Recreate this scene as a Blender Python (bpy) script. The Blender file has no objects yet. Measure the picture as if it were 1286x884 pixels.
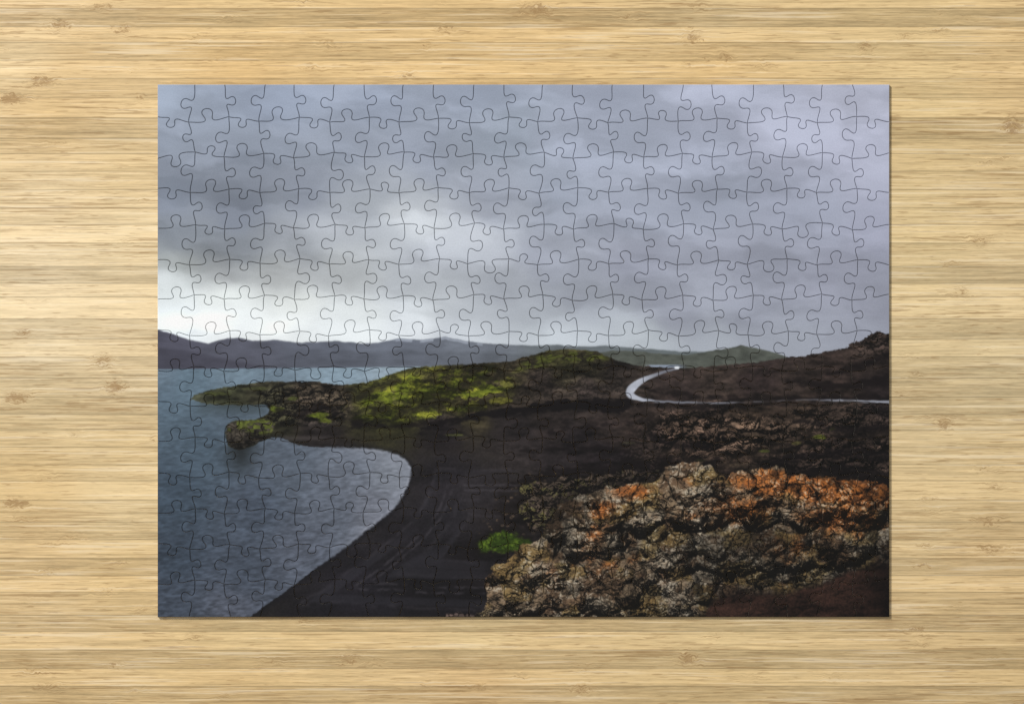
import bpy, math, random, time
import numpy as np
from mathutils import Vector
from mathutils.geometry import delaunay_2d_cdt
T0=time.time()
S=0.0004575            # metres per photo pixel
random.seed(11); rng=np.random.default_rng(5)
C=bpy.context.scene.collection
X0,X1,Y0,Y1=198.0,1117.0,106.5,774.5
NX,NY=21,15
TH=4.2                 # piece thickness (px units)

# ---------------------------------------------------------------- noise helpers (numpy)
def h2(ix,iy,seed):
    n=(ix.astype(np.int64)*374761393+iy.astype(np.int64)*668265263+seed*974634777)&0xffffffff
    n=((n^(n>>13))*1274126177)&0xffffffff
    n=((n^(n>>16))*2246822519)&0xffffffff
    n=n^(n>>15)
    return (n&0xffffff)/float(0xffffff)
def vn(x,y,seed=0):
    ix=np.floor(x);iy=np.floor(y);fx=x-ix;fy=y-iy
    fx=fx*fx*fx*(fx*(fx*6-15)+10);fy=fy*fy*fy*(fy*(fy*6-15)+10)
    a=h2(ix,iy,seed);b=h2(ix+1,iy,seed);c=h2(ix,iy+1,seed);d=h2(ix+1,iy+1,seed)
    return (a*(1-fx)+b*fx)*(1-fy)+(c*(1-fx)+d*fx)*fy
def fbm(x,y,o=4,seed=0,g=0.5):
    s=0;a=1;t=0
    for k in range(o):
        s=s+a*vn(x+k*17.3,y-k*9.1,seed+k);t+=a;a*=g
        x,y=(x*1.62-y*1.18),(x*1.18+y*1.62)
    return s/t
def fbma(x,y,o=4,seed=0):      # without rotation: keeps stretched grain
    s=0;a=1;t=0
    for k in range(o):
        s=s+a*vn(x+k*7.7,y+k*3.1,seed+k);t+=a;a*=.55;x=x*2;y=y*2
    return s/t
def worley(x,y,seed=0):
    ix=np.floor(x);iy=np.floor(y)
    f1=np.full(x.shape,9.0);f2=np.full(x.shape,9.0);cid=np.zeros(x.shape)
    for dx in(-1,0,1):
        for dy in(-1,0,1):
            cx=ix+dx;cy=iy+dy
            px=cx+h2(cx,cy,seed);py=cy+h2(cx,cy,seed+91)
            d=np.hypot(px-x,py-y)
            r=h2(cx,cy,seed+7)
            n=d<f1
            f2=np.where(n,f1,np.minimum(f2,d));cid=np.where(n,r,cid);f1=np.where(n,d,f1)
    return f1,f2,cid
def ss(a,b,x):
    t=np.clip((x-a)/(b-a),0,1);return t*t*(3-2*t)
def sdp(px,py,poly):           # signed distance, + inside
    d=np.full(px.shape,1e9);ins=np.zeros(px.shape,bool);n=len(poly)
    for i in range(n):
        ax,ay=poly[i];bx,by=poly[(i+1)%n]
        ex,ey=bx-ax,by-ay;wx=px-ax;wy=py-ay
        t=np.clip((wx*ex+wy*ey)/(ex*ex+ey*ey+1e-12),0,1)
        d=np.minimum(d,(wx-ex*t)**2+(wy-ey*t)**2)
        if ay!=by:
            c=((ay>py)!=(by>py))&(px<ex*(py-ay)/ey+ax)
            ins^=c
    d=np.sqrt(d);return np.where(ins,d,-d)
def spline(pts,n=6,closed=False):
    out=[];m=len(pts)
    rngi=range(m if closed else m-1)
    for i in rngi:
        g=(lambda k:pts[k%m]) if closed else (lambda k:pts[min(max(k,0),m-1)])
        p0,p1,p2,p3=g(i-1),g(i),g(i+1),g(i+2)
        for k in range(n):
            t=k/n
            out.append(tuple(.5*((2*p1[q])+(-p0[q]+p2[q])*t+(2*p0[q]-5*p1[q]+4*p2[q]-p3[q])*t*t+(-p0[q]+3*p1[q]-3*p2[q]+p3[q])*t**3) for q in range(len(p1))))
    if not closed: out.append(tuple(pts[-1]))
    return out
def shep(x,y,pts,p=2.2,eps=250.,ya=1.):
    num=np.zeros((len(x),3));den=np.zeros(len(x))
    for q in pts:
        w=1/((x-q[0])**2+(ya*(y-q[1]))**2+eps)**p
        num+=w[:,None]*np.array(q[2:5],float);den+=w
    return num/den[:,None]
def mix(c,col,m):
    col=np.asarray(col,float)
    return c*(1-m[:,None])+col*m[:,None]

# ---------------------------------------------------------------- the printed landscape
SKY=[(198,106,154,164,179),(330,115,148,157,173),(450,130,150,158,173),(600,115,156,164,179),(760,120,163,169,184),(900,115,170,174,189),(1100,112,176,178,192),
(220,170,143,151,164),(320,200,133,140,152),(420,190,140,147,159),(520,190,150,157,170),(640,180,152,160,172),(760,190,160,166,180),(880,190,170,175,190),(1000,170,174,177,192),(1100,200,172,174,189),
(220,245,125,132,144),(300,265,117,123,134),(380,245,133,139,150),(450,258,164,169,175),(505,275,208,212,215),(560,292,188,192,197),(600,245,149,154,165),(700,250,145,151,163),(800,260,157,162,175),(900,255,150,155,168),(1000,260,159,163,177),(1100,280,157,159,174),
(220,300,124,130,138),(290,315,110,115,121),(360,310,142,146,151),(420,290,174,178,183),(520,325,178,182,188),(590,330,170,174,180),(700,320,150,154,164),(820,330,149,152,164),(950,330,150,153,165),(1060,350,154,156,169),
(215,338,158,162,160),(270,342,148,150,150),(340,345,156,158,156),(430,350,180,183,183),(520,360,180,184,188),(620,365,166,170,177),(720,375,154,158,167),(860,390,153,156,167),(980,390,149,152,163),(1100,385,152,154,166),
(210,366,214,219,217),(270,372,222,226,221),(350,376,220,223,218),(430,380,216,220,218),(520,386,206,211,213),(610,392,192,197,202),(700,396,174,179,185),
(215,402,240,246,247),(270,406,245,248,246),(350,408,241,244,241),(430,412,236,240,239),(520,414,228,232,234),(610,418,216,221,225),(700,422,200,206,210),(800,428,186,192,196),(900,428,172,177,184),(1000,432,163,167,176),(1080,410,154,157,168)]
LAND=[(245,500,58,60,48),(280,495,56,58,42),(330,490,54,52,40),(380,500,48,42,36),(420,500,50,44,37),(345,525,38,37,27),(310,545,40,40,31),
(400,548,34,30,30),(470,500,64,64,34),(520,500,64,64,32),(560,490,62,58,34),(590,515,52,47,32),(620,480,58,53,37),(650,470,56,50,38),(700,450,64,62,38),(740,450,60,56,40),(680,480,48,41,38),(740,490,44,38,36),(780,470,46,40,37),
(560,540,30,26,28),(650,540,34,30,31),(700,535,42,36,35),(720,555,31,27,29),(760,540,44,37,35),(760,575,34,29,31),(560,600,36,33,37),(600,620,40,37,40),(560,650,33,31,35),(520,680,31,29,33),(450,740,30,28,33),(550,740,25,23,26),(600,700,25,22,24),(640,640,28,24,24),(650,580,44,39,39),(700,580,34,30,31),
(800,540,46,38,35),(860,540,64,52,44),(940,530,66,54,45),(900,570,58,47,40),(1000,530,56,46,39),(1000,580,44,36,32),(1070,520,52,43,38),(1080,570,38,31,28),(1110,560,40,33,29),
(850,490,48,40,38),(900,475,56,47,43),(950,480,44,36,35),(1000,470,48,40,37),(1050,465,50,41,38),(1090,440,54,45,41),(1100,490,36,30,30),(870,620,50,38,33)]
WATER=[(205,466,108,124,139),(300,466,116,135,150),(420,465,134,154,169),(500,464,152,169,182),(205,500,88,105,120),(235,480,96,116,131),(300,520,86,100,114),(250,560,75,90,104),(360,575,88,97,110),(440,585,106,113,126),(490,595,130,136,147),
(220,620,65,78,92),(320,640,72,81,95),(420,640,94,101,114),(470,640,112,116,128),(220,700,59,69,82),(300,720,67,75,88),(380,690,86,92,105),(215,765,67,75,88),(290,765,88,93,106)]
TOPR=[(198,466),(236,500),(245,496),(262,490),(300,483),(340,479),(400,479),(425,483),(455,481),(480,474),(500,467),(520,461),(560,459),(600,456),(640,454),(660,448),(690,440),(720,438),(748,441),(770,451),(800,459),(830,461),(870,462),(900,459),(950,455),(985,449),(1010,447),(1040,441),(1058,438),(1070,431),(1085,426),(1092,419),(1106,417),(1112,420),(1117,420)]
SHORE=[(238,501),(262,507),(300,509),(330,508),(338,514),(334,521),(320,527),(300,527),(287,532),(283,544),(287,560),(300,564),(318,560),(336,551),(352,550),(368,556),(392,561),(430,562),(468,564),(495,570),(512,581),(516,596),(508,617),(492,640),(462,664),(425,693),(385,722),(345,752),(305,780)]
LANDP=TOPR[2:]+[(1130,418),(1130,800),(300,800)]+list(reversed(spline(SHORE,4)))
ROCK=[(575,790),(588,772),(606,768),(612,752),(608,735),(614,716),(640,702),(655,686),(676,676),(690,655),(700,636),(722,622),(760,612),(800,606),(826,602),(836,588),(856,579),(880,580),(896,590),(912,602),(930,592),(955,586),(985,590),(1010,598),(1050,600),(1085,604),(1130,614),(1130,790)]
ROCK2=[(652,612),(668,603),(690,605),(704,598),(728,600),(745,592),(770,596),(790,589),(815,594),(838,588),(836,612),(800,622),(730,632),(704,650),(684,668),(662,660),(652,640),(660,626)]
REDP=[(876,790),(890,758),(930,742),(985,748),(1030,738),(1080,716),(1130,708),(1130,790)]
DOMES=[(866,622,56,44,1.1),(800,640,50,36,.9),(735,665,46,40,.85),(668,716,50,34,.85),(640,758,46,30,.8),(708,748,44,34,.8),(775,735,50,40,.85),(838,690,44,40,.75),(948,624,50,40,1.05),(1010,636,42,34,1.),(1078,632,56,34,1.1),(915,690,44,34,.6),(985,690,44,30,.75),(1060,680,46,32,.8),(850,756,50,30,.75),(1120,700,30,40,.5),(905,640,26,22,.7),(1030,610,30,16,.95)]
CRAGS=[([(812,548),(830,526),(870,514),(905,508),(940,520),(985,528),(1000,548),(960,560),(920,572),(870,574),(835,566)],1.0),
       ([(905,600),(940,582),(985,574),(1015,556),(1050,552),(1085,560),(1130,548),(1130,606),(1080,598),(1020,592),(960,592)],1.05),
       ([(990,512),(1040,508),(1130,512),(1130,536),(1070,540),(1010,530)],.9),
       ([(1068,446),(1080,432),(1092,419),(1130,416),(1130,450),(1090,448)],.85),
       ([(700,604),(740,592),(800,588),(840,582),(836,596),(780,602)],1.2)]
ROAD=spline([(851,463,.8),(838,466,1.1),(822,471,1.8),(806,478,3.0),(795,486,4.8),(791,494,4.4),(800,500,2.3),(818,503,1.2),(850,505,.9),(900,506,.75),(960,504,.6),(1010,502,.6),(1060,503,.9),(1120,505,1.3)],5)
def ridge(x,y,o,sx,sy,e,seed):
    return fbm(x/sx,(y+e)/sy,o,seed)-fbm((x-e*.5)/sx,(y-e)/sy,o,seed)
def seg(P,jx,jy):
    d=np.full(jx.shape,1e9)
    for i in range(len(P)-1):
        ax,ay,aw=P[i];bx,by,bw=P[i+1];ex,ey=bx-ax,by-ay
        t=np.clip(((jx-ax)*ex+(jy-ay)*ey)/(ex*ex+ey*ey+1e-9),0,1)
        d=np.minimum(d,np.hypot(jx-ax-ex*t,jy-ay-ey*t)-(aw+(bw-aw)*t))
    return d
def rocky(x,y,s,seed,asp=.78,warp=.36,rel=1.,domes=None,fine=.30,ck=1.):
    """solid broken rock: rounded lobes at three sizes, each pitted; returns light, cavity and lobe tone"""
    wx=x+warp*s*(fbm(x/(s*.6),y/(s*.55),5,seed,.55)-.5);wy=y+warp*s*(fbm(x/(s*.6),y/(s*.55),5,seed+3,.55)-.5)
    def H(a,b):
        a1,a2,ca=worley(a/s,b/(s*asp),seed+11)
        b1,b2,cb=worley((a+.4*b)/(s*.40),b/(s*.40*asp),seed+12)
        c1,c2,cc=worley((a-.3*b)/(s*.17),b/(s*.17*asp),seed+13)
        h=s*(.50*(1-a1*a1)+.20*ca)+s*.40*(.40*(1-b1*b1)+.22*cb)+s*.17*(.24*(1-c1*c1)+.16*cc)+s*fine*fbm(a/(s*.28),b/(s*.26),6,seed+30,.60)
        if domes:
            D=np.zeros(a.shape)
            for (cx,cy,rx,ry,am) in domes:
                r=((a-cx)/rx)**2+((b-cy)/ry)**2
                D=np.maximum(D,am*np.sqrt(np.clip(1.35-r,0,9)))
            h=h*.74+D*36
        return h,a2-a1,b2-b1,c2-c1,ca,cb,cc
    h0,ea,eb,ec,ca,cb,cc=H(wx,wy)
    hx=H(wx-1.3,wy)[0];hy=H(wx,wy-1.3)[0]
    gx=rel*(h0-hx)/1.3;gy=rel*(h0-hy)/1.3
    nz=1/np.sqrt(1+gx*gx+gy*gy)
    lit=(.28*gx+.62*gy+.80)*nz               # sky light from above and a little left
    g1=ss(.25,.55,vn(x/(s*.5),y/(s*.5),seed+60));g2=ss(.4,.7,vn(x/13,y/11,seed+61))
    cav=(1-ck*.66*ss(.15,0,ea)*g1)*(1-ck*.42*ss(.14,0,eb)*g2)*(1-ck*.12*ss(.2,0,ec))
    return np.clip(lit,.10,1.15),cav,.5*ca+.3*cb+.2*cc
def paint(x,y):
    N=len(x)
    # sky
    wx=x+80*(fbm(x/120,y/60,4,3)-.5);wy=y+46*(fbm(x/90,y/50,6,8)-.5)*(.35+.65*ss(420,350,y))
    c=shep(wx,wy,SKY,1.8,700.,1.5)*np.array([1.015,1.025,1.045])
    u=x+60*(fbm(x/80,y/50,5,5)-.5);v=y+30*(fbm(x/60,y/36,5,6)-.5)-.07*x
    n=fbma(u/150,v/52,6,21)
    n3=fbm(u/70,v/32,6,37,.58)-.5
    lay=ss(.40,.60,n)-.5
    up=ss(446,385,y)
    c=c*(1+(.075*lay+.11*n3+.05*(n-.5))*(.3+.7*up))[:,None]
    cl=ss(.50,.62,fbma(u/100+5,v/28,6,44))*ss(410,330,y)
    c=mix(c,c*1.0+np.array([9,9,10]),cl*.8)
    # far hills
    hx=[198,205,220,240,262,285,300,318,345,380,420,455,475,500,530,560,585,610,640,670,700,730,760,800,850,900,950,1000,1120]
    hy=[414,416,420,427,431,425,424,428,427,430,428,431,430,425,427,423,428,431,433,434,433,435,434,437,441,442,447,450,450]
    r1=np.interp(x,hx,hy)+1.6*(fbm(x/9,y*0,3,4)-.5)
    m=ss(-1.2,1.6,y-r1)
    col=shep(x,y,[(210,445,80,80,94),(300,450,86,88,101),(400,448,96,101,114),(500,445,106,112,125),(600,445,110,116,127),(700,447,106,113,118),(850,452,102,110,113)],1.5,900)
    col=col*(1+.26*(fbm(x/22,y/7,5,9)-.5))[:,None]
    c=mix(c,col,m)
    r1b=np.interp(x,[198,230,262,290,320,345,390,1117],[436,440,446,452,458,463,470,470])
    c=mix(c,np.array([66,66,78])*(1+.2*(fbm(x/10,y/4,3,19)-.5))[:,None],ss(-3,3,y-r1b)*ss(400,330,x)*.7)
    r1c=np.interp(x,[198,340,420,520,640,760],[448,446,441,440,443,445])
    c=mix(c,c*.90,ss(-2,3,y-r1c+5*(fbm(x/24,y*0,3,23)-.5))*ss(330,380,x)*ss(760,700,x)*m)
    c=mix(c,[168,176,190],ss(2.6,.4,np.abs(y-r1-2))*ss(.58,.68,vn(x/9,y/40,3))*ss(470,500,x)*ss(630,590,x)*.7)
    r2=np.interp(x,[740,770,800,830,860,880,900,918,930,940,955,975,1000,1120],[446,440,441,444,446,443,439,437,433,436,438,443,452,456])+1.2*(fbm(x/6,y*0,2,14)-.5)
    m=ss(-.9,1.1,y-r2)*ss(735,745,x)
    col=np.array([82,86,80])*(1+.45*(fbm(x/11,y/5,4,15)-.5))[:,None]
    c=mix(c,col,m)
    c=mix(c,[146,158,178],ss(2.6,1.2,np.abs(y-460))*ss(806,818,x)*ss(866,848,x)*.9)
    # lake
    far=np.interp(x,[198,480,530,600],[463.5,461,460,460])
    m=ss(-.6,.8,y-far)*ss(620,600,x)+ss(470,480,y)*ss(620,600,x); m=np.clip(m,0,1)
    w=shep(x,y,WATER,1.7,500.)
    k=np.clip((y-470)/300,0,1)
    rip=fbma(x/7+.10*y,y/2.7,2,41)-.5
    rip2=fbma(x/26+.03*y,y/7,3,47)-.5
    rip3=fbm(x/90,y/26,3,49)-.5
    w=w*(1+(.20+.34*k)*rip+(.06+.08*k)*rip2+.10*rip3)[:,None]
    rf=np.exp(-((x-303+5*rip2)/19)**2)*ss(556,562,y)*ss(612,564,y)
    w=mix(w,[34,38,40],rf*.9)
    rf=ss(505,508,y)*ss(528,509,y)*ss(236,262,x)*ss(345,325,x)
    w=mix(w,[60,70,74],rf*.75*(.7+.8*rip2+.2))
    c=mix(c,w,m)
    # ---- land
    L=np.nonzero((y>410))[0]
    lx=x[L];ly=y[L];lc=c[L]
    jg=3+3*ss(1040,1070,lx)*ss(470,440,ly)
    jx=lx+jg*(fbm(lx/5,ly/4,3,51)-.5);jy=ly+jg*(fbm(lx/5,ly/4,3,57)-.5)
    sd=sdp(jx,jy,LANDP)
    cove=ss(380,430,lx)*ss(552,562,ly)
    lm=ss(-.6,.8,sd)*(1-cove)+ss(-1.6,2.6,sd)*cove
    qx=lx+30*(fbm(lx/26,ly/16,4,61)-.5);qy=ly+18*(fbm(lx/26,ly/16,4,67)-.5)
    b=shep(qx,qy,LAND,1.9,120.)
    beach=sdp(lx,ly,[(330,549),(420,542),(530,545),(600,560),(650,585),(655,610),(640,640),(612,700),(612,790),(280,790),(420,690),(520,600),(420,556)])
    bm=ss(-14,10,beach+10*(fbm(lx/20,ly/12,3,63)-.5))
    rg=ridge(lx,ly,5,24,11,1.8,71)
    nn=fbm(lx/10,ly/6,5,79)-.5
    big=fbm(lx/60+ly/50,ly/22,4,83)-.5
    gr=vn(lx/1.7,ly/1.6,85)-.5
    rough=shep(lx,ly,[(300,500,.7,0,0),(390,505,1.0,0,0),(470,500,.6,0,0),(560,490,.6,0,0),(640,470,.7,0,0),(720,450,.8,0,0),(700,490,.5,0,0),(760,480,.5,0,0),(650,540,.35,0,0),(740,550,.45,0,0),(780,590,.7,0,0),(880,480,.5,0,0),(960,470,.5,0,0),(1060,450,.6,0,0),(1080,490,.4,0,0),(900,540,.9,0,0),(1050,580,.9,0,0),(310,545,.8,0,0)],1.6,400)[:,0]*(1-bm)
    b=b*np.clip(1+rough*(2.6*rg+1.1*nn)+.65*big+.18*gr*(1-bm)+bm*(.14*nn+.26*gr),.25,2.4)[:,None]
    li,cv,tn_=rocky(lx,ly,34,211,.55,.5,1.1,None,.30,.8)
    rs=(-.20+1.42*li)*cv*(.75+.5*tn_)
    e=ss(0,30,sdp(lx,ly,[(800,506),(1130,508),(1130,612),(840,604),(740,600)])+16*nn)
    b=mix(b,b*rs.clip(.3,1.6)[:,None],e*.55)
    for P,gain in CRAGS:
        e=ss(-9,7,sdp(lx,ly,P)+26*nn)
        cc=b*(rs*gain*1.12).clip(.2,1.75)[:,None]
        b=mix(b,cc,e*.85)
    li2,cv2,tn2=rocky(lx,ly,17,251,.62,.4,.9)
    e=ss(-4,6,sdp(lx,ly,[(322,488),(345,482),(372,480),(420,484),(442,498),(436,522),(420,534),(345,536),(330,520)])+10*nn)
    b=mix(b,b*((-.15+1.5*li2)*cv2).clip(.25,1.9)[:,None]*1.1,e)
    vol=ridge(lx,ly,2,60,34,7,87)
    e2=ss(-6,8,sdp(lx,ly,[(440,470),(500,466),(560,458),(640,452),(690,440),(750,440),(790,456),(785,500),(640,510),(520,540),(440,540)]))
    b=b*(1+e2*np.clip(1.8*vol,-.35,.4))[:,None]*(1-e2*.35*ss(.85,.45,li2))[:,None]
    MZ=[(455,480),(500,470),(550,462),(610,460),(640,468),(648,484),(640,500),(610,512),(560,527),(500,533),(440,531),(425,522),(450,508),(462,492)]
    mz=ss(-8,14,sdp(lx,ly,MZ)+18*(fbm(lx/14,ly/8,3,93)-.5))
    mt=.55*fbm(lx/26+ly/34,ly/9,5,97)+.45*fbm(lx/8,ly/5,4,98,.6)
    mm=mz*ss(.455,.54,mt+.05*np.exp(-((lx-530)/60)**2-((ly-505)/16)**2))
    g=mix(np.array([80,88,26])*np.ones((len(lx),1)),[118,120,40],ss(.4,.7,fbm(lx/18,ly/8,4,96)))
    g=g*(.66+.54*(fbm(lx/4,ly/3,4,99,.6)))[:,None]*np.clip(.45+.56*li2+3.0*rg+2.2*vol+.3*gr,.4,1.45)[:,None]
    b=mix(b,g,mm*.90)
    for P in([(452,500,1),(470,488,1.5),(500,478,1)],[(500,520,1),(530,508,1.5),(560,500,1)],[(580,486,1),(610,476,2),(640,470,1)],[(590,512,1),(620,498,2),(650,490,1)],[(470,520,1),(490,514,1.2)]):
        b=mix(b,[34,31,22],ss(6,-2,seg(P,qx*.4+lx*.6,qy*.4+ly*.6)+5*nn)*.7)
    hill=ss(-3,6,sdp(lx,ly,[(655,455),(685,441),(720,438),(752,442),(770,452),(740,456),(700,455),(680,464),(640,470)]))*ss(.42,.56,fbm(lx/10,ly/4,4,101))
    b=mix(b,np.array([80,86,36])*(.75+.5*vn(lx/3,ly/2,12))[:,None],hill*.8)
    # the moss-topped block standing in the water at the tip: lit top, dark front face
    bx=sdp(lx+2*nn,ly+3*nn,[(284,542),(287,533),(296,528),(312,527),(334,525),(346,532),(342,546),(322,558),(304,564),(290,562),(285,554)])
    bl=ss(-1,2,bx)
    face=np.array([46,42,37])*np.clip(1.15+1.6*nn+1.0*gr-.5*ss(306,312,lx+4*nn)*ss(540,545,ly)-.02*(ly-545),.3,1.8)[:,None]
    b=mix(b,face,bl)
    b=mix(b,np.array([84,92,38])*(.5+1.0*fbm(lx/3,ly/2.4,3,103))[:,None],bl*ss(.42,.56,fbm(lx/7,ly/4,4,104)+.10*ss(300,330,lx))*ss(545,533,ly+14*nn-.16*(lx-300))*.92)
    for (cx,cy,rx,ry,cc) in[(347,514,10,5,(82,92,30)),(400,521,14,5,(88,98,30)),(408,528,10,4,(82,90,30)),(368,500,8,4,(64,68,34)),(270,494,20,3,(68,72,40)),(322,488,22,2.6,(66,68,42)),
        (1030,549,11,3.6,(88,94,36)),(1046,538,6,2.8,(78,82,38)),(960,566,8,2.4,(72,76,36)),(880,578,9,2.2,(66,68,36)),(628,503,16,5,(96,94,38)),(636,482,10,6,(96,94,46)),(1000,556,8,3,(70,66,38)),(570,546,16,1.8,(72,74,44)),(790,556,9,2,(54,50,40)),(1010,512,18,3,(68,56,47)),(935,585,22,5,(76,64,52)),(945,545,16,3,(72,60,50))]:
        e=np.exp(-(((lx-cx)/rx)**2+((ly-cy)/ry)**2))
        b=mix(b,np.array(cc)*(.6+.8*fbm(lx/3,ly/2.4,3,103))[:,None],ss(.38,.75,e+.7*(fbm(lx/6,ly/3,3,107)-.5))*.9)
    CL=[(530,540,2),(560,530,3),(600,522,4),(650,516,5),(700,510,6),(740,508,7),(787,509,7)]
    dc=seg(CL,qx*.3+lx*.7,ly+13*nn)
    b=mix(b,[17,14,16],ss(3,-2,dc)*.9)
    b=mix(b,[82,70,61],ss(2.4,.3,np.abs(ly+8*nn-np.interp(lx,[530,560,600,650,700,740,787],[536,526,516,509,502,499,500])))*ss(540,560,lx)*ss(790,780,lx)*.6*ss(.35,.6,fbm(lx/8,ly/5,3,17)))
    for P in([(345,512,2),(372,522,3),(398,508,3),(430,520,2)],[(812,488,1.5),(860,499,2),(930,501,2),(1000,499,2),(1117,500,2)],[(1040,470,2),(1080,458,3),(1117,446,4)],[(800,508,2),(870,511,3),(990,508,2)],
             [(820,548,3),(850,560,4),(890,562,3)],[(960,586,4),(1010,572,4),(1060,568,5),(1117,572,5)],[(980,600,5),(1050,590,6),(1117,600,8)],[(640,610,3),(700,590,4),(780,586,3),(840,578,3)],[(990,480,2),(1040,484,4),(1110,478,5)],[(440,532,2),(500,536,2),(560,530,2)],
             [(900,580,3),(860,592,4),(780,578,2)],[(1000,530,2),(1060,540,3),(1117,534,3)],[(660,566,1),(720,560,2),(790,566,2)],[(690,544,1),(740,534,2),(800,530,2)]):
        dd=seg(P,qx*.5+lx*.5,qy*.4+ly*.6)
        b=mix(b,[20,16,17],ss(3.5,-2,dd+9*nn)*.7)
    shd=sdp(lx,ly,spline(SHORE,4)[40:]+[(900,800),(900,560)])
    for off,wd,a in((26,2.0,.26),(46,1.5,.44),(53,1.5,.40),(66,2.4,.2),(84,1.8,.22)):
        b=mix(b,[78,74,80],ss(wd*1.9,0,np.abs(shd-off-10*(fbm(lx/60,ly/50,2,113)-.5)-1.5*(vn(lx/4,ly/4,9)-.5)))*a*bm*ss(560,580,ly)*ss(.25,.6,fbm(lx/12,ly/12,3,117)))
    b=mix(b,[20,20,25],ss(9,1,sd)*bm*.5)
    b=mix(b,[52,51,58],ss(.48,.7,fbma(shd/16,ly/90,3,119))*ss(8,16,sd)*bm*.40)
    b=mix(b,[92,86,84],ss(5,0,np.abs(ly-550))*ss(348,360,lx)*ss(430,395,lx)*.4)
    w1,w2,wc=worley(lx/8,ly/5.4,301)
    zn=ss(-14,10,sdp(lx,ly,[(625,625),(650,600),(700,590),(690,650),(650,690),(615,690),(605,670)])+14*nn)
    st_=ss(.36,.22,w1)*ss(.66,.70,wc)*zn
    b=mix(b,np.array([74,62,52])*(.5+.8*ss(.3,-.3,nn+gr))[:,None],st_*.75)
    lc=mix(lc,b,lm)
    fr=ss(-26,0,sd)*(1-lm)*ss(400,480,lx)*ss(556,566,ly)
    lc=mix(lc,[148,153,166],fr*.36)
    sl=ss(2.4,.2,np.abs(sd+1.6))*ss(400,470,lx)*ss(556,562,ly)*ss(.4,.7,fbm(lx/9,ly/9,2,120))
    lc=mix(lc,[164,168,180],sl*.35)
    # road
    rd=seg(ROAD,lx,ly+.9*(vn(lx/8,ly/8,5)-.5))
    rc=mix(np.array([116,118,128])*np.ones((len(lx),1)),[184,189,202],np.exp(-((lx-798)/22)**2))
    rc=mix(rc,[152,155,166],ss(1030,1060,lx)*.8)
    rc=rc*(1+.16*(fbm(lx/14,ly/5,3,121)-.5))[:,None]
    rfd=1-ss(900,950,lx)*ss(1050,1010,lx)*.5-.35*ss(.5,.7,vn(lx/14,ly*0,9))*ss(850,880,lx)
    lc=mix(lc,rc,ss(1.3,-.7,rd)*rfd)
    lc=mix(lc,[222,226,232],ss(1.2,.6,((lx-850)/3.4)**2+((ly-461.5)/2)**2))
    # ---- foreground lichen rock
    K=np.nonzero((ly>572)&(lx>560))[0]
    x_=lx[K];y_=ly[K];kc=lc[K]
    lit,cav,tone=rocky(x_,y_,44,141,.80,.6,1.05,DOMES,.26,.72)
    lit2,cav2,tone2=rocky(x_,y_,15,341,.85,.5,.7)
    lo=fbm(x_/55,y_/40,3,161);lo2=fbm(x_/22,y_/18,4,163);lo3=fbm(x_/5.5,y_/5,4,167,.65);gr=vn(x_/1.6,y_/1.6,4)*.6+vn(x_/2.8,y_/2.8,6)*.4
    e=sdp(x_,y_,spline([(600,685),(612,673),(636,668),(658,674),(668,681),(656,688),(632,694),(608,692)],4,True))+14*(fbm(x_/8,y_/5,4,131)-.5)
    mg=mix(np.array([48,66,18])*np.ones((len(x_),1)),[86,108,32],ss(.45,.7,lo3))*(.55+.7*gr)[:,None]
    kc=mix(kc,[20,18,16],ss(-10,0,e)*.6)
    kc=mix(kc,mg,ss(-2.5,3.5,e)*.95)
    pb=ss(768,772,y_+5*(vn(x_/9,y_/9,2)-.5))*ss(505,530,x_)*ss(625,610,x_)
    f1,f2,ci=worley(x_/6,y_/4.5,8)
    kc=mix(kc,np.array([128,108,100])*(.5+.7*ci)[:,None]*ss(0,.3,f2-f1)[:,None],pb*.8)
    base=np.array([106,90,72])*np.ones((len(x_),1))
    base=mix(base,[132,121,105],ss(.42,.60,tone*.25+lo2*.75)*.9)
    base=mix(base,[84,66,50],ss(.48,.60,fbm(x_/24,y_/20,5,173))*.9)
    base=mix(base,[112,92,52],ss(.50,.62,fbm(x_/34,y_/24,5,177))*.6)
    zo=np.zeros(len(x_))
    for(cx,cy,rx,ry,s)in[(792,618,30,11,1.0),(756,640,24,14,.85),(748,668,16,16,.7),(735,700,20,18,.55),(975,606,64,20,1.15),(1045,616,76,20,1.2),(1100,622,54,22,1.25),(930,640,46,24,.85),(765,710,24,14,.5),(700,720,16,10,.4),(1060,652,58,26,.9),(868,604,14,10,.35),(800,700,24,14,.5),(1000,690,44,22,.6),(860,650,30,14,.4)]:
        zo=np.maximum(zo,s*np.exp(-(((x_-cx)/rx)**2+((y_-cy)/ry)**2)))
    oc=mix(np.array([118,68,34])*np.ones((len(x_),1)),[160,94,44],ss(.36,.62,lo3))
    base=mix(base,oc,ss(.25,.80,zo*.85+.75*(fbm(x_/15,y_/12,5,181,.6)-.42))*.88)
    spk=ss(.52,.62,lo3*.55+gr*.45)*ss(.42,.56,fbm(x_/20,y_/16,4,178))*ss(.45,.85,lit)
    base=mix(base,[168,161,147],spk*.52)
    base=mix(base,[58,46,37],ss(.44,.36,lo3*.6+gr*.4)*.4)
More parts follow.
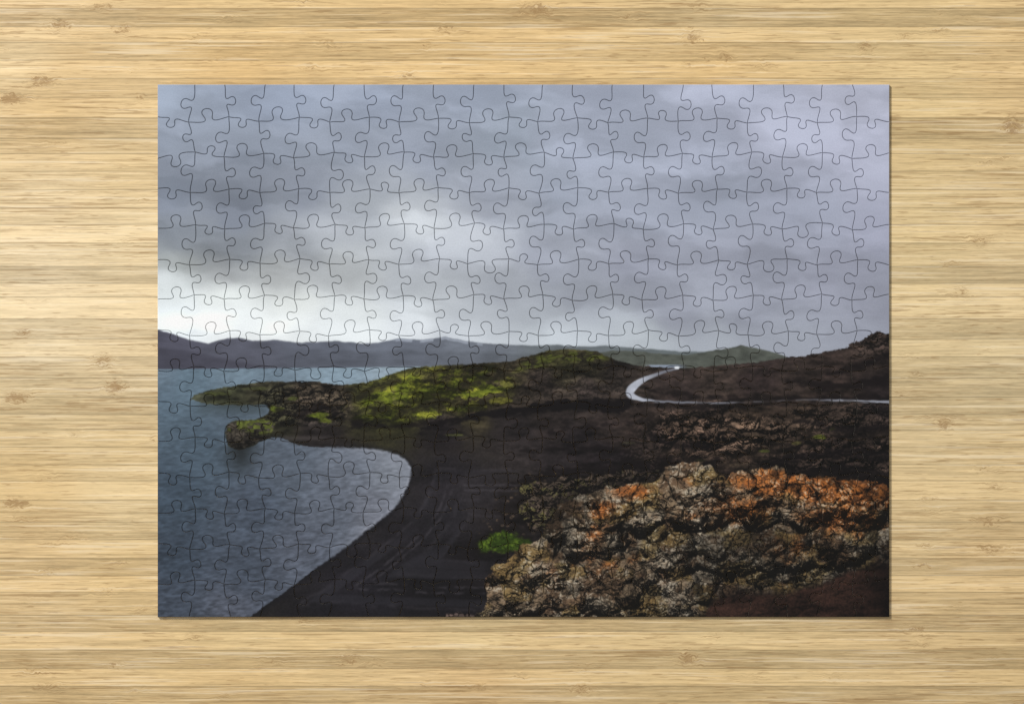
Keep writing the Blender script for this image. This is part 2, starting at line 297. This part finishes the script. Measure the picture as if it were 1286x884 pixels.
    darkz=shep(x_,y_,[(640,620,50,0,0),(680,640,50,0,0),(700,612,62,0,0),(620,740,98,0,0),(660,700,104,0,0),(720,720,98,0,0),(700,760,92,0,0),(760,660,96,0,0),(850,600,124,0,0),(870,640,112,0,0),(820,700,82,0,0),(900,690,50,0,0),(860,750,80,0,0),(940,610,100,0,0),(1000,640,98,0,0),(960,680,62,0,0),(1060,680,86,0,0),(1095,650,66,0,0),(1110,700,44,0,0),(940,720,68,0,0),(1020,715,68,0,0),(1060,620,94,0,0),(780,760,82,0,0),(900,640,76,0,0)],2,300)[:,0]/100
    sh=(.09+1.10*lit**1.5*(.68+.38*lit2))*cav*(.74+.26*cav2)*(.84+.32*tone)*darkz*1.19*(.90+.22*gr)
    sh=np.clip(sh,.13,1.3)
    rk=base*sh[:,None]
    s2=sdp(x_+8*(fbm(x_/8,y_/8,3,183)-.5),y_+8*(fbm(x_/8,y_/8,3,187)-.5),ROCK2)
    li3,cv3,tn3=rocky(x_,y_,24,441,.7,.4,1.3)
    rk2=mix(np.array([70,60,52])*np.ones((len(x_),1)),[86,84,46],ss(.52,.60,lo2*.5+lo3*.5)*ss(.6,.9,li3)*.7)*((-.25+1.5*li3)*cv3*(.75+.5*gr)*(.8+.4*tn3)).clip(.16,1.6)[:,None]
    kc=mix(kc,[15,12,12],ss(-8,0,s2)*.6)
    kc=mix(kc,rk2,ss(-1.5,1.5,s2+6*(lo3-.5)))
    s1=sdp(x_+13*(fbm(x_/9,y_/9,4,191)-.5),y_+13*(fbm(x_/9,y_/9,4,193)-.5),ROCK)
    kc=mix(kc,[14,11,11],ss(-16,-1,s1)*.65*ss(650,720,x_))
    kc=mix(kc,rk,ss(-.8,1.0,s1))
    s3=sdp(x_+14*(lo2-.5),y_+14*(lo2-.5),REDP)
    rd=np.array([52,35,29])*(np.clip(.85+1.1*(fbm(x_/22,y_/9,4,197)-.5)+.5*(lit2-.7)+.4*(gr-.5),.3,1.5))[:,None]
    rd=rd*(1-.55*ss(1060,1117,x_))[:,None]
    kc=mix(kc,[20,14,13],ss(-9,0,s3)*.6)
    kc=mix(kc,rd,ss(-3,4,s3)*.93)
    lc[K]=kc
    c[L]=lc
    return np.clip(c,6,252)
def s2l(c):
    c=c/255.;return np.where(c<=.04045,c/12.92,((c+.055)/1.055)**2.4)

# ---------------------------------------------------------------- materials
def nt(name):
    m=bpy.data.materials.new(name);m.use_nodes=True
    return m,m.node_tree,m.node_tree.nodes['Principled BSDF']
mp,t,bs=nt('printed_card_face')
at=t.nodes.new('ShaderNodeAttribute');at.attribute_name='print'
uv=t.nodes.new('ShaderNodeUVMap');uv.uv_map='print_uv'
nz=t.nodes.new('ShaderNodeTexNoise');nz.inputs['Scale'].default_value=520;nz.inputs['Detail'].default_value=2
t.links.new(uv.outputs[0],nz.inputs['Vector'])
mr=t.nodes.new('ShaderNodeMapRange');mr.inputs['From Min'].default_value=.25;mr.inputs['From Max'].default_value=.75;mr.inputs['To Min'].default_value=.94;mr.inputs['To Max'].default_value=1.06
t.links.new(nz.outputs[0],mr.inputs['Value'])
vm=t.nodes.new('ShaderNodeVectorMath');vm.operation='SCALE'
t.links.new(at.outputs['Color'],vm.inputs[0]);t.links.new(mr.outputs[0],vm.inputs['Scale'])
t.links.new(vm.outputs[0],bs.inputs['Base Color'])
bs.inputs['Roughness'].default_value=.42;bs.inputs['Specular IOR Level'].default_value=.22
bp=t.nodes.new('ShaderNodeBump');bp.inputs['Strength'].default_value=.12;bp.inputs['Distance'].default_value=.0002
n3=t.nodes.new('ShaderNodeTexNoise');n3.inputs['Scale'].default_value=160;t.links.new(uv.outputs[0],n3.inputs['Vector'])
t.links.new(n3.outputs[0],bp.inputs['Height']);t.links.new(bp.outputs[0],bs.inputs['Normal'])
mc,t,bs=nt('grey_card_core')
nz=t.nodes.new('ShaderNodeTexNoise');nz.inputs['Scale'].default_value=900
cr=t.nodes.new('ShaderNodeValToRGB');cr.color_ramp.elements[0].color=(.30,.28,.26,1);cr.color_ramp.elements[1].color=(.55,.53,.50,1)
t.links.new(nz.outputs[0],cr.inputs[0]);t.links.new(cr.outputs[0],bs.inputs['Base Color']);bs.inputs['Roughness'].default_value=.9

# ---------------------------------------------------------------- the cut lines
dx=(X1-X0)/NX;dy=(Y1-Y0)/NY
V=[[None]*(NX+1) for _ in range(NY+1)]
for j in range(NY+1):
    for i in range(NX+1):
        x=X0+i*dx;y=Y0+j*dy
        s=1 if (i+j)%2==0 else -1
        if 0<i<NX: x+=-3.3*s+random.uniform(-1.2,1.2)
        if 0<j<NY: y+=3.0*s+random.uniform(-1.2,1.2)
        V[j][i]=(x,y)
def bez(p,n):
    o=[]
    for k in range(n):
        t=k/n;a=(1-t)**3;b=3*t*(1-t)**2;c=3*t*t*(1-t);d=t**3
        o.append((a*p[0][0]+b*p[1][0]+c*p[2][0]+d*p[3][0],a*p[0][1]+b*p[1][1]+c*p[2][1]+d*p[3][1]))
    return o
def cut(P,Q,flip):
    tt=.112;r=lambda a:random.uniform(-a,a)
    a,b,c,d,e=r(.05),r(.045),r(.025),r(.05),r(.05)
    L=[(0,0),(.2,a),(.5+b+d,-tt+c),(.5-tt+b,tt+c),(.5-2*tt+b-d,3.05*tt+c),(.5+2*tt+b-d,3.05*tt+c),(.5+tt+b,tt+c),(.5+b+d,-tt+c),(.8,e),(1,0)]
    ex,ey=Q[0]-P[0],Q[1]-P[1];f=-1 if flip else 1
    W=[(P[0]+l*ex-f*w*ey,P[1]+l*ey+f*w*ex) for l,w in L]
    pts=bez(W[0:4],14)+bez(W[3:7],16)+bez(W[6:10],14)+[W[9]]
    return pts
def line(P,Q,n=24): return [(P[0]+(Q[0]-P[0])*k/n,P[1]+(Q[1]-P[1])*k/n) for k in range(n+1)]
Hc=[[None]*NX for _ in range(NY+1)];Vc=[[None]*NY for _ in range(NX+1)]
for j in range(NY+1):
    for i in range(NX):
        P,Q=V[j][i],V[j][i+1]
        Hc[j][i]=line(P,Q) if j in(0,NY) else cut(P,Q,((i+j)%2==0)^(random.random()<.12))
for i in range(NX+1):
    for j in range(NY):
        P,Q=V[j][i],V[j+1][i]
        Vc[i][j]=line(P,Q) if i in(0,NX) else cut(P,Q,((i+j)%2==0)^(random.random()<.12))
def offs(P,d):
    nx=np.roll(P,-1,0)-P;pv=P-np.roll(P,1,0)
    nx/=np.linalg.norm(nx,axis=1)[:,None];pv/=np.linalg.norm(pv,axis=1)[:,None]
    tg=nx+pv;l=np.linalg.norm(tg,axis=1)[:,None];tg=tg/np.maximum(l,1e-6)
    return P+d*np.stack([-tg[:,1],tg[:,0]],1)
pieces=[]
for j in range(NY):
    for i in range(NX):
        loop=Hc[j][i][:-1]+Vc[i+1][j][:-1]+Hc[j+1][i][::-1][:-1]+Vc[i][j][::-1][:-1]
        cx=X0+(i+.5)*dx;cy=Y0+(j+.5)*dy
        P=np.array([(x-cx,-(y-cy)) for x,y in loop])[::-1]      # y up, counter-clockwise
        A=offs(P,.82);B=offs(P,.25)
        inw=sdp(np.array([cx-18,cx,cx+18.]),np.array([cy,cy,cy+0.]),LANDP).max()>-24 or (cy>395 and cy<480)
        sp=(.95 if (cy>570 and cx>600) else 1.08) if inw else (2.2 if cy<440 else 1.2)
        x0,x1,y0,y1=A[:,0].min(),A[:,0].max(),A[:,1].min(),A[:,1].max()
        gx,gy=np.meshgrid(np.arange(x0,x1,sp),np.arange(y0,y1,sp))
        gx=gx.ravel();gy=gy.ravel()
        gx=gx+rng.uniform(-.12,.12,gx.shape)*sp;gy=gy+rng.uniform(-.12,.12,gy.shape)*sp
        d=sdp(gx,gy,A.tolist());k=d>.45*sp
        pts=np.concatenate([A,np.stack([gx[k],gy[k]],1)])
        n=len(A)
        vo,eo,fo,ov,oe,of=delaunay_2d_cdt([Vector(p) for p in pts.tolist()],[],[list(range(n))],1,1e-6)
        top=np.array([(v.x,v.y) for v in vo])
        mp_={}
        for q,l in enumerate(ov):
            for w in l: mp_[w]=q
        F=np.array([f for f in fo if len(f)==3])
        a,b,c=top[F[:,0]],top[F[:,1]],top[F[:,2]]
        ar=(b[:,0]-a[:,0])*(c[:,1]-a[:,1])-(b[:,1]-a[:,1])*(c[:,0]-a[:,0])
        F[ar<0]=F[ar<0][:,::-1]
        nt_=len(top)
        ringA=[mp_[q] for q in range(n)]
        pieces.append((i,j,cx,cy,top,F,ringA,B,nt_,n))
print('cdt',time.time()-T0)
allx=np.concatenate([np.concatenate([p[4][:,0],p[7][:,0]])+p[2] for p in pieces])
ally=np.concatenate([p[3]-np.concatenate([p[4][:,1],p[7][:,1]]) for p in pieces])
col=s2l(paint(allx,ally))
print('paint',len(allx),time.time()-T0)

ORD=['first','second','third','fourth','fifth','sixth','seventh','eighth','ninth','tenth','eleventh','twelfth','thirteenth','fourteenth','fifteenth','sixteenth','seventeenth','eighteenth','nineteenth','twentieth','twenty-first']
def inside(x,y,poly): return sdp(np.array([float(x)]),np.array([float(y)]),poly)[0]
def theme(x,y):
    if y<412:
        if (x<560 and y>375) or (430<x<560 and 250<y<300): return 'pale bright cloud'
        if x<400 and y>220 and y<345: return 'dark grey cloud'
        return 'lavender grey cloud' if x>800 else 'grey cloud'
    if y<440: return 'cloud above distant hills' if x<1060 else 'dark brown ridge'
    if y<463 and x<640: return 'distant blue hills'
    if inside(x,y,LANDP)<0:
        return 'blue lake water' if y<640 else 'dark rippled water'
    if y>600 and inside(x,y,ROCK)>0: return 'red brown rock' if inside(x,y,REDP)>0 else 'lichen covered rock'
    if 590<x<680 and 662<y<700: return 'bright green moss'
    if 780<x<850 and 460<y<508 or (x>850 and 485<y<515): return 'grey road'
    if 440<x<650 and y<532: return 'yellow green moss'
    if x<440 and y<545: return 'rocky headland'
    if x>640: return 'brown lava slope'
    return 'black sand beach'
off=0
for (i,j,cx,cy,top,F,ringA,B,nT,n) in pieces:
    tot=nT+n
    cc=col[off:off+tot];off+=tot
    co=np.zeros((nT+2*n,3))
    zt=TH+random.uniform(-.10,.10)
    co[:nT,:2]=top;co[:nT,2]=zt
    co[nT:nT+n,:2]=B;co[nT:nT+n,2]=zt-.75
    co[nT+n:,:2]=B;co[nT+n:,2]=.3
    co*=S
    faces=F.tolist();nf=len(faces)
    for k in range(n):
        k2=(k+1)%n
        faces.append([ringA[k],nT+k,nT+k2,ringA[k2]])
    nb=len(faces)
    for k in range(n):
        k2=(k+1)%n
        faces.append([nT+k,nT+n+k,nT+n+k2,nT+k2])
    faces.append([nT+n+k for k in range(n)][::-1])
    me=bpy.data.meshes.new('puzzle_piece')
    me.from_pydata(co.tolist(),[],faces)
    me.materials.append(mp);me.materials.append(mc)
    mi=np.zeros(len(faces),np.int32);mi[nb:]=1
    me.polygons.foreach_set('material_index',mi)
    ca=me.color_attributes.new('print','FLOAT_COLOR','POINT')
    cols=np.ones((nT+2*n,4),np.float32);cols[:nT+n,:3]=cc;cols[nT+n:,:3]=cc[nT:]
    ca.data.foreach_set('color',cols.ravel())
    ul=me.uv_layers.new(name='print_uv')
    li=np.empty(len(me.loops),np.int32);me.loops.foreach_get('vertex_index',li)
    uvs=np.stack([(co[:,0]/S+cx-X0)/(X1-X0),((Y1-cy)+co[:,1]/S)/(X1-X0)],1)[li]
    ul.data.foreach_set('uv',uvs.astype(np.float32).ravel())
    o=bpy.data.objects.new('puzzle_piece',me);C.objects.link(o)
    o.location=((cx-643)*S,(442-cy)*S,0)
    o['label']='puzzle piece showing %s, %s from left in %s row from top'%(theme(cx,cy),ORD[i],ORD[j])
    o['category']='puzzle piece'
    o['group']='interlocking pieces of the assembled landscape jigsaw puzzle'
print('mesh',time.time()-T0)

# ---------------------------------------------------------------- bamboo tabletop
st=4.0
gx=np.arange(-260,1546+.1,st);gy=np.arange(-240,1124+.1,st)
GX,GY=np.meshgrid(gx,gy);nxg,nyg=len(gx),len(gy)
fx=GX.ravel();fy=GY.ravel()
KN=[(145,486,15,8,1),(20,499,18,7,1),(130,452,13,8,.9),(20,632,18,6,1),(95,545,12,4,.7),(1230,303,14,8,.8),(1272,158,12,10,1),(1240,205,14,5,.6),(1185,532,12,7,.9),(1238,590,14,5,.7),(1250,612,12,5,.7),(1165,625,12,5,.7),
(865,827,14,8,1),(730,865,16,6,.9),(735,838,12,5,.6),(440,828,14,6,.9),(600,862,14,5,.7),(340,832,18,4,.6),(240,800,12,5,.6),(52,102,18,6,1),(75,32,16,6,.9),(125,8,18,4,.9),(12,124,18,6,1.1),(155,37,14,6,.8),(390,85,14,5,.7),(250,48,14,5,.6),(420,60,12,4,.7),(510,95,12,4,.8),
(672,12,20,8,1),(870,48,13,7,.9),(1088,60,12,7,.8),(1190,330,12,5,.6),(1207,368,13,6,.8),(1240,655,18,5,.9),(1250,690,20,5,.8),(1160,685,14,4,.6),(90,675,18,4,.7),(60,718,14,5,.6),(130,742,16,5,.7),(45,380,18,4,.5),(155,305,14,4,.5),(175,250,10,5,.5),(70,180,18,4,.6),(55,600,20,5,.6),
(560,38,14,5,.8),(790,20,14,5,.6),(960,82,14,5,.7),(1180,40,16,5,.7),(910,72,10,8,.8),(900,800,14,4,.6),(1050,850,18,5,.6),(655,850,12,4,.6),(1150,790,14,5,.8),(1160,808,12,6,.7),(45,842,20,5,.6),(145,835,12,5,.7),(60,862,18,5,.8),(170,655,14,4,.5),(1150,470,12,5,.6),(1240,440,12,5,.5),(1205,760,12,5,.5)]
for k in range(170):
    x=random.uniform(-250,1540);y=random.uniform(-230,1110)
    KN.append((x,y,random.uniform(8,15),random.uniform(3,5),random.uniform(.45,.75)))
kf=np.zeros(fx.shape)
for(a,b,rx,ry,s)in KN:
    kf=np.maximum(kf,s*np.exp(-.5*(((fx-a)/rx)**2+((fy-b)/(ry*.9+1))**2)))
TONE=[(20,20,212,183,137),(20,60,223,198,154),(100,90,208,179,132),(300,20,215,186,136),(300,80,207,174,122),(600,20,211,180,129),(600,85,213,181,129),(900,20,217,190,142),(900,85,211,179,127),(1150,40,216,188,138),(1270,90,214,184,134),
(60,150,211,181,132),(150,200,218,191,144),(60,250,223,199,157),(150,300,225,202,160),(60,350,229,207,168),(150,400,227,204,163),(60,430,230,208,168),(150,480,225,201,158),(60,520,220,195,149),(150,560,216,189,141),(40,600,211,182,132),(150,640,221,196,150),(60,690,215,185,136),(150,720,215,185,134),
(60,780,218,189,141),(60,860,211,181,131),(300,800,219,191,141),(300,860,212,181,130),(600,800,219,193,144),(600,860,211,178,128),(900,800,219,192,143),(900,860,212,183,133),(1150,800,215,186,137),(1250,860,212,183,133),
(1160,150,216,189,139),(1250,250,216,189,141),(1160,300,219,194,146),(1250,350,221,196,150),(1160,420,223,199,153),(1250,470,224,201,156),(1160,540,221,196,150),(1250,580,216,189,141),(1160,640,219,192,144),(1250,700,215,185,136)]
tone=s2l(shep(fx,fy,TONE,1.6,900.))
co=np.stack([(fx-643)*S,(442-fy)*S,np.zeros_like(fx)],1)
idx=np.arange(nxg*nyg).reshape(nyg,nxg)
q=np.stack([idx[1:,:-1],idx[1:,1:],idx[:-1,1:],idx[:-1,:-1]],-1).reshape(-1,4)
base=len(co)
faces=q.tolist()
bord=list(idx[0,:])+list(idx[1:,-1])+list(idx[-1,-2::-1])+list(idx[-2:0:-1,0])
low=co[bord].copy();low[:,2]=-.018
co2=np.concatenate([co,low]);nb=len(bord)
for k in range(nb):
    k2=(k+1)%nb;faces.append([int(bord[k]),int(bord[k2]),base+k2,base+k])
me=bpy.data.meshes.new('tabletop');me.from_pydata(co2.tolist(),[],faces)
a1=me.color_attributes.new('tone','FLOAT_COLOR','POINT');cv=np.ones((len(co2),4),np.float32);cv[:base,:3]=tone;cv[base:,:3]=tone[bord];a1.data.foreach_set('color',cv.ravel())
a2=me.attributes.new('knot','FLOAT','POINT');kv=np.zeros(len(co2),np.float32);kv[:base]=kf;a2.data.foreach_set('value',kv)
tb=bpy.data.objects.new('tabletop',me);C.objects.link(tb)
tb['kind']='structure';tb['label']='pale bamboo tabletop with fine brown horizontal grain under the puzzle';tb['category']='tabletop'
mw,t,bs=nt('bamboo');N=t.nodes;Lk=t.links.new;me.materials.append(mw)
def M(op,a,b=None,cl=False,c=None):
    n=N.new('ShaderNodeMath');n.operation=op;n.use_clamp=cl
    for k,v in enumerate((a,b,c)):
        if v is None: continue
        if isinstance(v,(int,float)): n.inputs[k].default_value=v
        else: Lk(v,n.inputs[k])
    return n.outputs[0]
def noise(xs,ys,z,det=3,rough=.55,dist=0):
    cb=N.new('ShaderNodeCombineXYZ');Lk(xs,cb.inputs[0]);Lk(ys,cb.inputs[1])
    if isinstance(z,(int,float)): cb.inputs[2].default_value=z
    else: Lk(z,cb.inputs[2])
    n=N.new('ShaderNodeTexNoise');n.inputs['Scale'].default_value=1;n.inputs['Detail'].default_value=det;n.inputs['Roughness'].default_value=rough;n.inputs['Distortion'].default_value=dist
    Lk(cb.outputs[0],n.inputs['Vector']);return n.outputs[0]
def rmp(v,a,b,c=0.,d=1.):
    n=N.new('ShaderNodeMapRange');n.interpolation_type='SMOOTHSTEP'
    n.inputs['From Min'].default_value=a;n.inputs['From Max'].default_value=b;n.inputs['To Min'].default_value=c;n.inputs['To Max'].default_value=d
    Lk(v,n.inputs['Value']);return n.outputs[0]
def sub5(v,k): return M('MULTIPLY',M('SUBTRACT',v,.5),k)
tc=N.new('ShaderNodeTexCoord');sx=N.new('ShaderNodeSeparateXYZ');Lk(tc.outputs['Object'],sx.inputs[0])
px=M('MULTIPLY',sx.outputs[0],1/S);py=M('MULTIPLY',sx.outputs[1],1/S)
kn=N.new('ShaderNodeAttribute');kn.attribute_name='knot';K=kn.outputs['Fac']
wv=noise(M('MULTIPLY',px,.004),M('MULTIPLY',py,.02),1.,2)
kw=noise(M('MULTIPLY',px,.09),M('MULTIPLY',py,.10),5.,2)
pyw=M('ADD',py,sub5(wv,3.))
pyw=M('ADD',pyw,M('MULTIPLY',sub5(kw,18.),K))
W=M('MULTIPLY',M('ADD',py,sub5(wv,1.)),1/23.)
def voro(feature,w):
    v=N.new('ShaderNodeTexVoronoi');v.voronoi_dimensions='1D';v.feature=feature;v.inputs['Scale'].default_value=1;v.inputs['Randomness'].default_value=.6;Lk(w,v.inputs['W']);return v
vo=voro('F1',W);ve=voro('DISTANCE_TO_EDGE',W)
sr=N.new('ShaderNodeSeparateXYZ');Lk(vo.outputs['Color'],sr.inputs[0]);R1=sr.outputs[0];R2=sr.outputs[1]
z=M('MULTIPLY',R2,40.)
pxs=M('ADD',px,M('MULTIPLY',R1,900.))
f1=noise(M('MULTIPLY',pxs,.0035),M('MULTIPLY',pyw,.12),z,3,.6)
f2=noise(M('MULTIPLY',pxs,.0075),M('MULTIPLY',pyw,.36),z,2,.6)
f3=noise(M('MULTIPLY',pxs,.020),M('MULTIPLY',pyw,.64),z,1,.6)
f4=noise(M('MULTIPLY',pxs,.08),M('MULTIPLY',pyw,.72),z,2,.65)
dd=noise(M('MULTIPLY',pxs,.009),M('MULTIPLY',pyw,.38),M('ADD',z,13.),3,.6)
d2=noise(M('MULTIPLY',pxs,.030),M('MULTIPLY',pyw,.50),M('ADD',z,23.),2,.6)
gate=noise(M('MULTIPLY',px,.003),M('MULTIPLY',py,.03),7.,2)
fac=M('ADD',M('ADD',sub5(f1,.65),sub5(f2,.78)),M('ADD',sub5(f3,.62),sub5(f4,.40)))
fac=M('ADD',fac,sub5(R1,.38))
fac=M('ADD',fac,1.06)
seam=rmp(ve.outputs['Distance'],0.,.055,.66,1.)
fac=M('MULTIPLY',fac,seam)
tn=N.new('ShaderNodeAttribute');tn.attribute_name='tone'
vm=N.new('ShaderNodeVectorMath');vm.operation='SCALE';Lk(tn.outputs['Color'],vm.inputs[0]);Lk(fac,vm.inputs['Scale'])
def mixc(c,col,f):
    m=N.new('ShaderNodeMix');m.data_type='RGBA';Lk(f,m.inputs[0]);Lk(c,m.inputs[6]);m.inputs[7].default_value=(*col,1);return m.outputs[2]
dash=M('MULTIPLY',rmp(M('ADD',dd,sub5(gate,.25)),.58,.66),.50)
c=mixc(vm.outputs[0],(.33,.19,.075),dash)
dsh2=M('MULTIPLY',rmp(M('ADD',d2,sub5(gate,.2)),.60,.66),.48)
c=mixc(c,(.32,.18,.07),dsh2)
pale=M('MULTIPLY',rmp(M('ADD',M('MULTIPLY',f1,.45),M('MULTIPLY',f2,.55)),.53,.62),.38)
c=mixc(c,(.82,.72,.54),pale)
k1=noise(M('MULTIPLY',px,.10),M('MULTIPLY',pyw,.34),9.,4,.6,1.2)
kk=M('MULTIPLY',rmp(M('ADD',M('MULTIPLY',K,.42),k1),.77,.89),.62)
c=mixc(c,(.30,.165,.065),M('MULTIPLY',kk,rmp(K,.12,.4)))
halo=M('MULTIPLY',rmp(K,.2,.9),.22)
c=mixc(c,(.50,.33,.15),halo)
Lk(c,bs.inputs['Base Color'])
Lk(rmp(f2,.3,.7,.42,.58),bs.inputs['Roughness']);bs.inputs['Specular IOR Level'].default_value=.25
bp=N.new('ShaderNodeBump');bp.inputs['Strength'].default_value=.2;bp.inputs['Distance'].default_value=.0003
Lk(M('SUBTRACT',M('ADD',f2,M('MULTIPLY',f3,.5)),M('MULTIPLY',dash,.5)),bp.inputs['Height']);Lk(bp.outputs[0],bs.inputs['Normal'])

# ---------------------------------------------------------------- lamps, world, camera
sc=bpy.context.scene
w=bpy.data.worlds.new('World');sc.world=w;w.use_nodes=True
bg=w.node_tree.nodes['Background'];bg.inputs[0].default_value=(.98,.99,1,1);bg.inputs[1].default_value=.36
def lamp(name,loc,size,P,colr=(1,.985,.96)):
    l=bpy.data.lights.new(name,'AREA');l.shape='DISK';l.size=size;l.energy=P;l.color=colr
    o=bpy.data.objects.new(name,l);C.objects.link(o);o.location=loc
    o.rotation_euler=(Vector((0,0,0))-Vector(loc)).to_track_quat('-Z','Y').to_euler();return o
lamp('studio_lamp',(-2.1,2.3,2.5),.7,150)
cam=bpy.data.cameras.new('camera');co_=bpy.data.objects.new('camera',cam);C.objects.link(co_)
cam.lens=100;cam.sensor_width=36;cam.clip_end=100
co_.location=(0,0,1286*S*100/36+TH*S*.5);co_.rotation_euler=(0,0,0)
sc.camera=co_
sc.view_settings.view_transform='Standard';sc.view_settings.look='None';sc.view_settings.exposure=0
print('done',time.time()-T0)
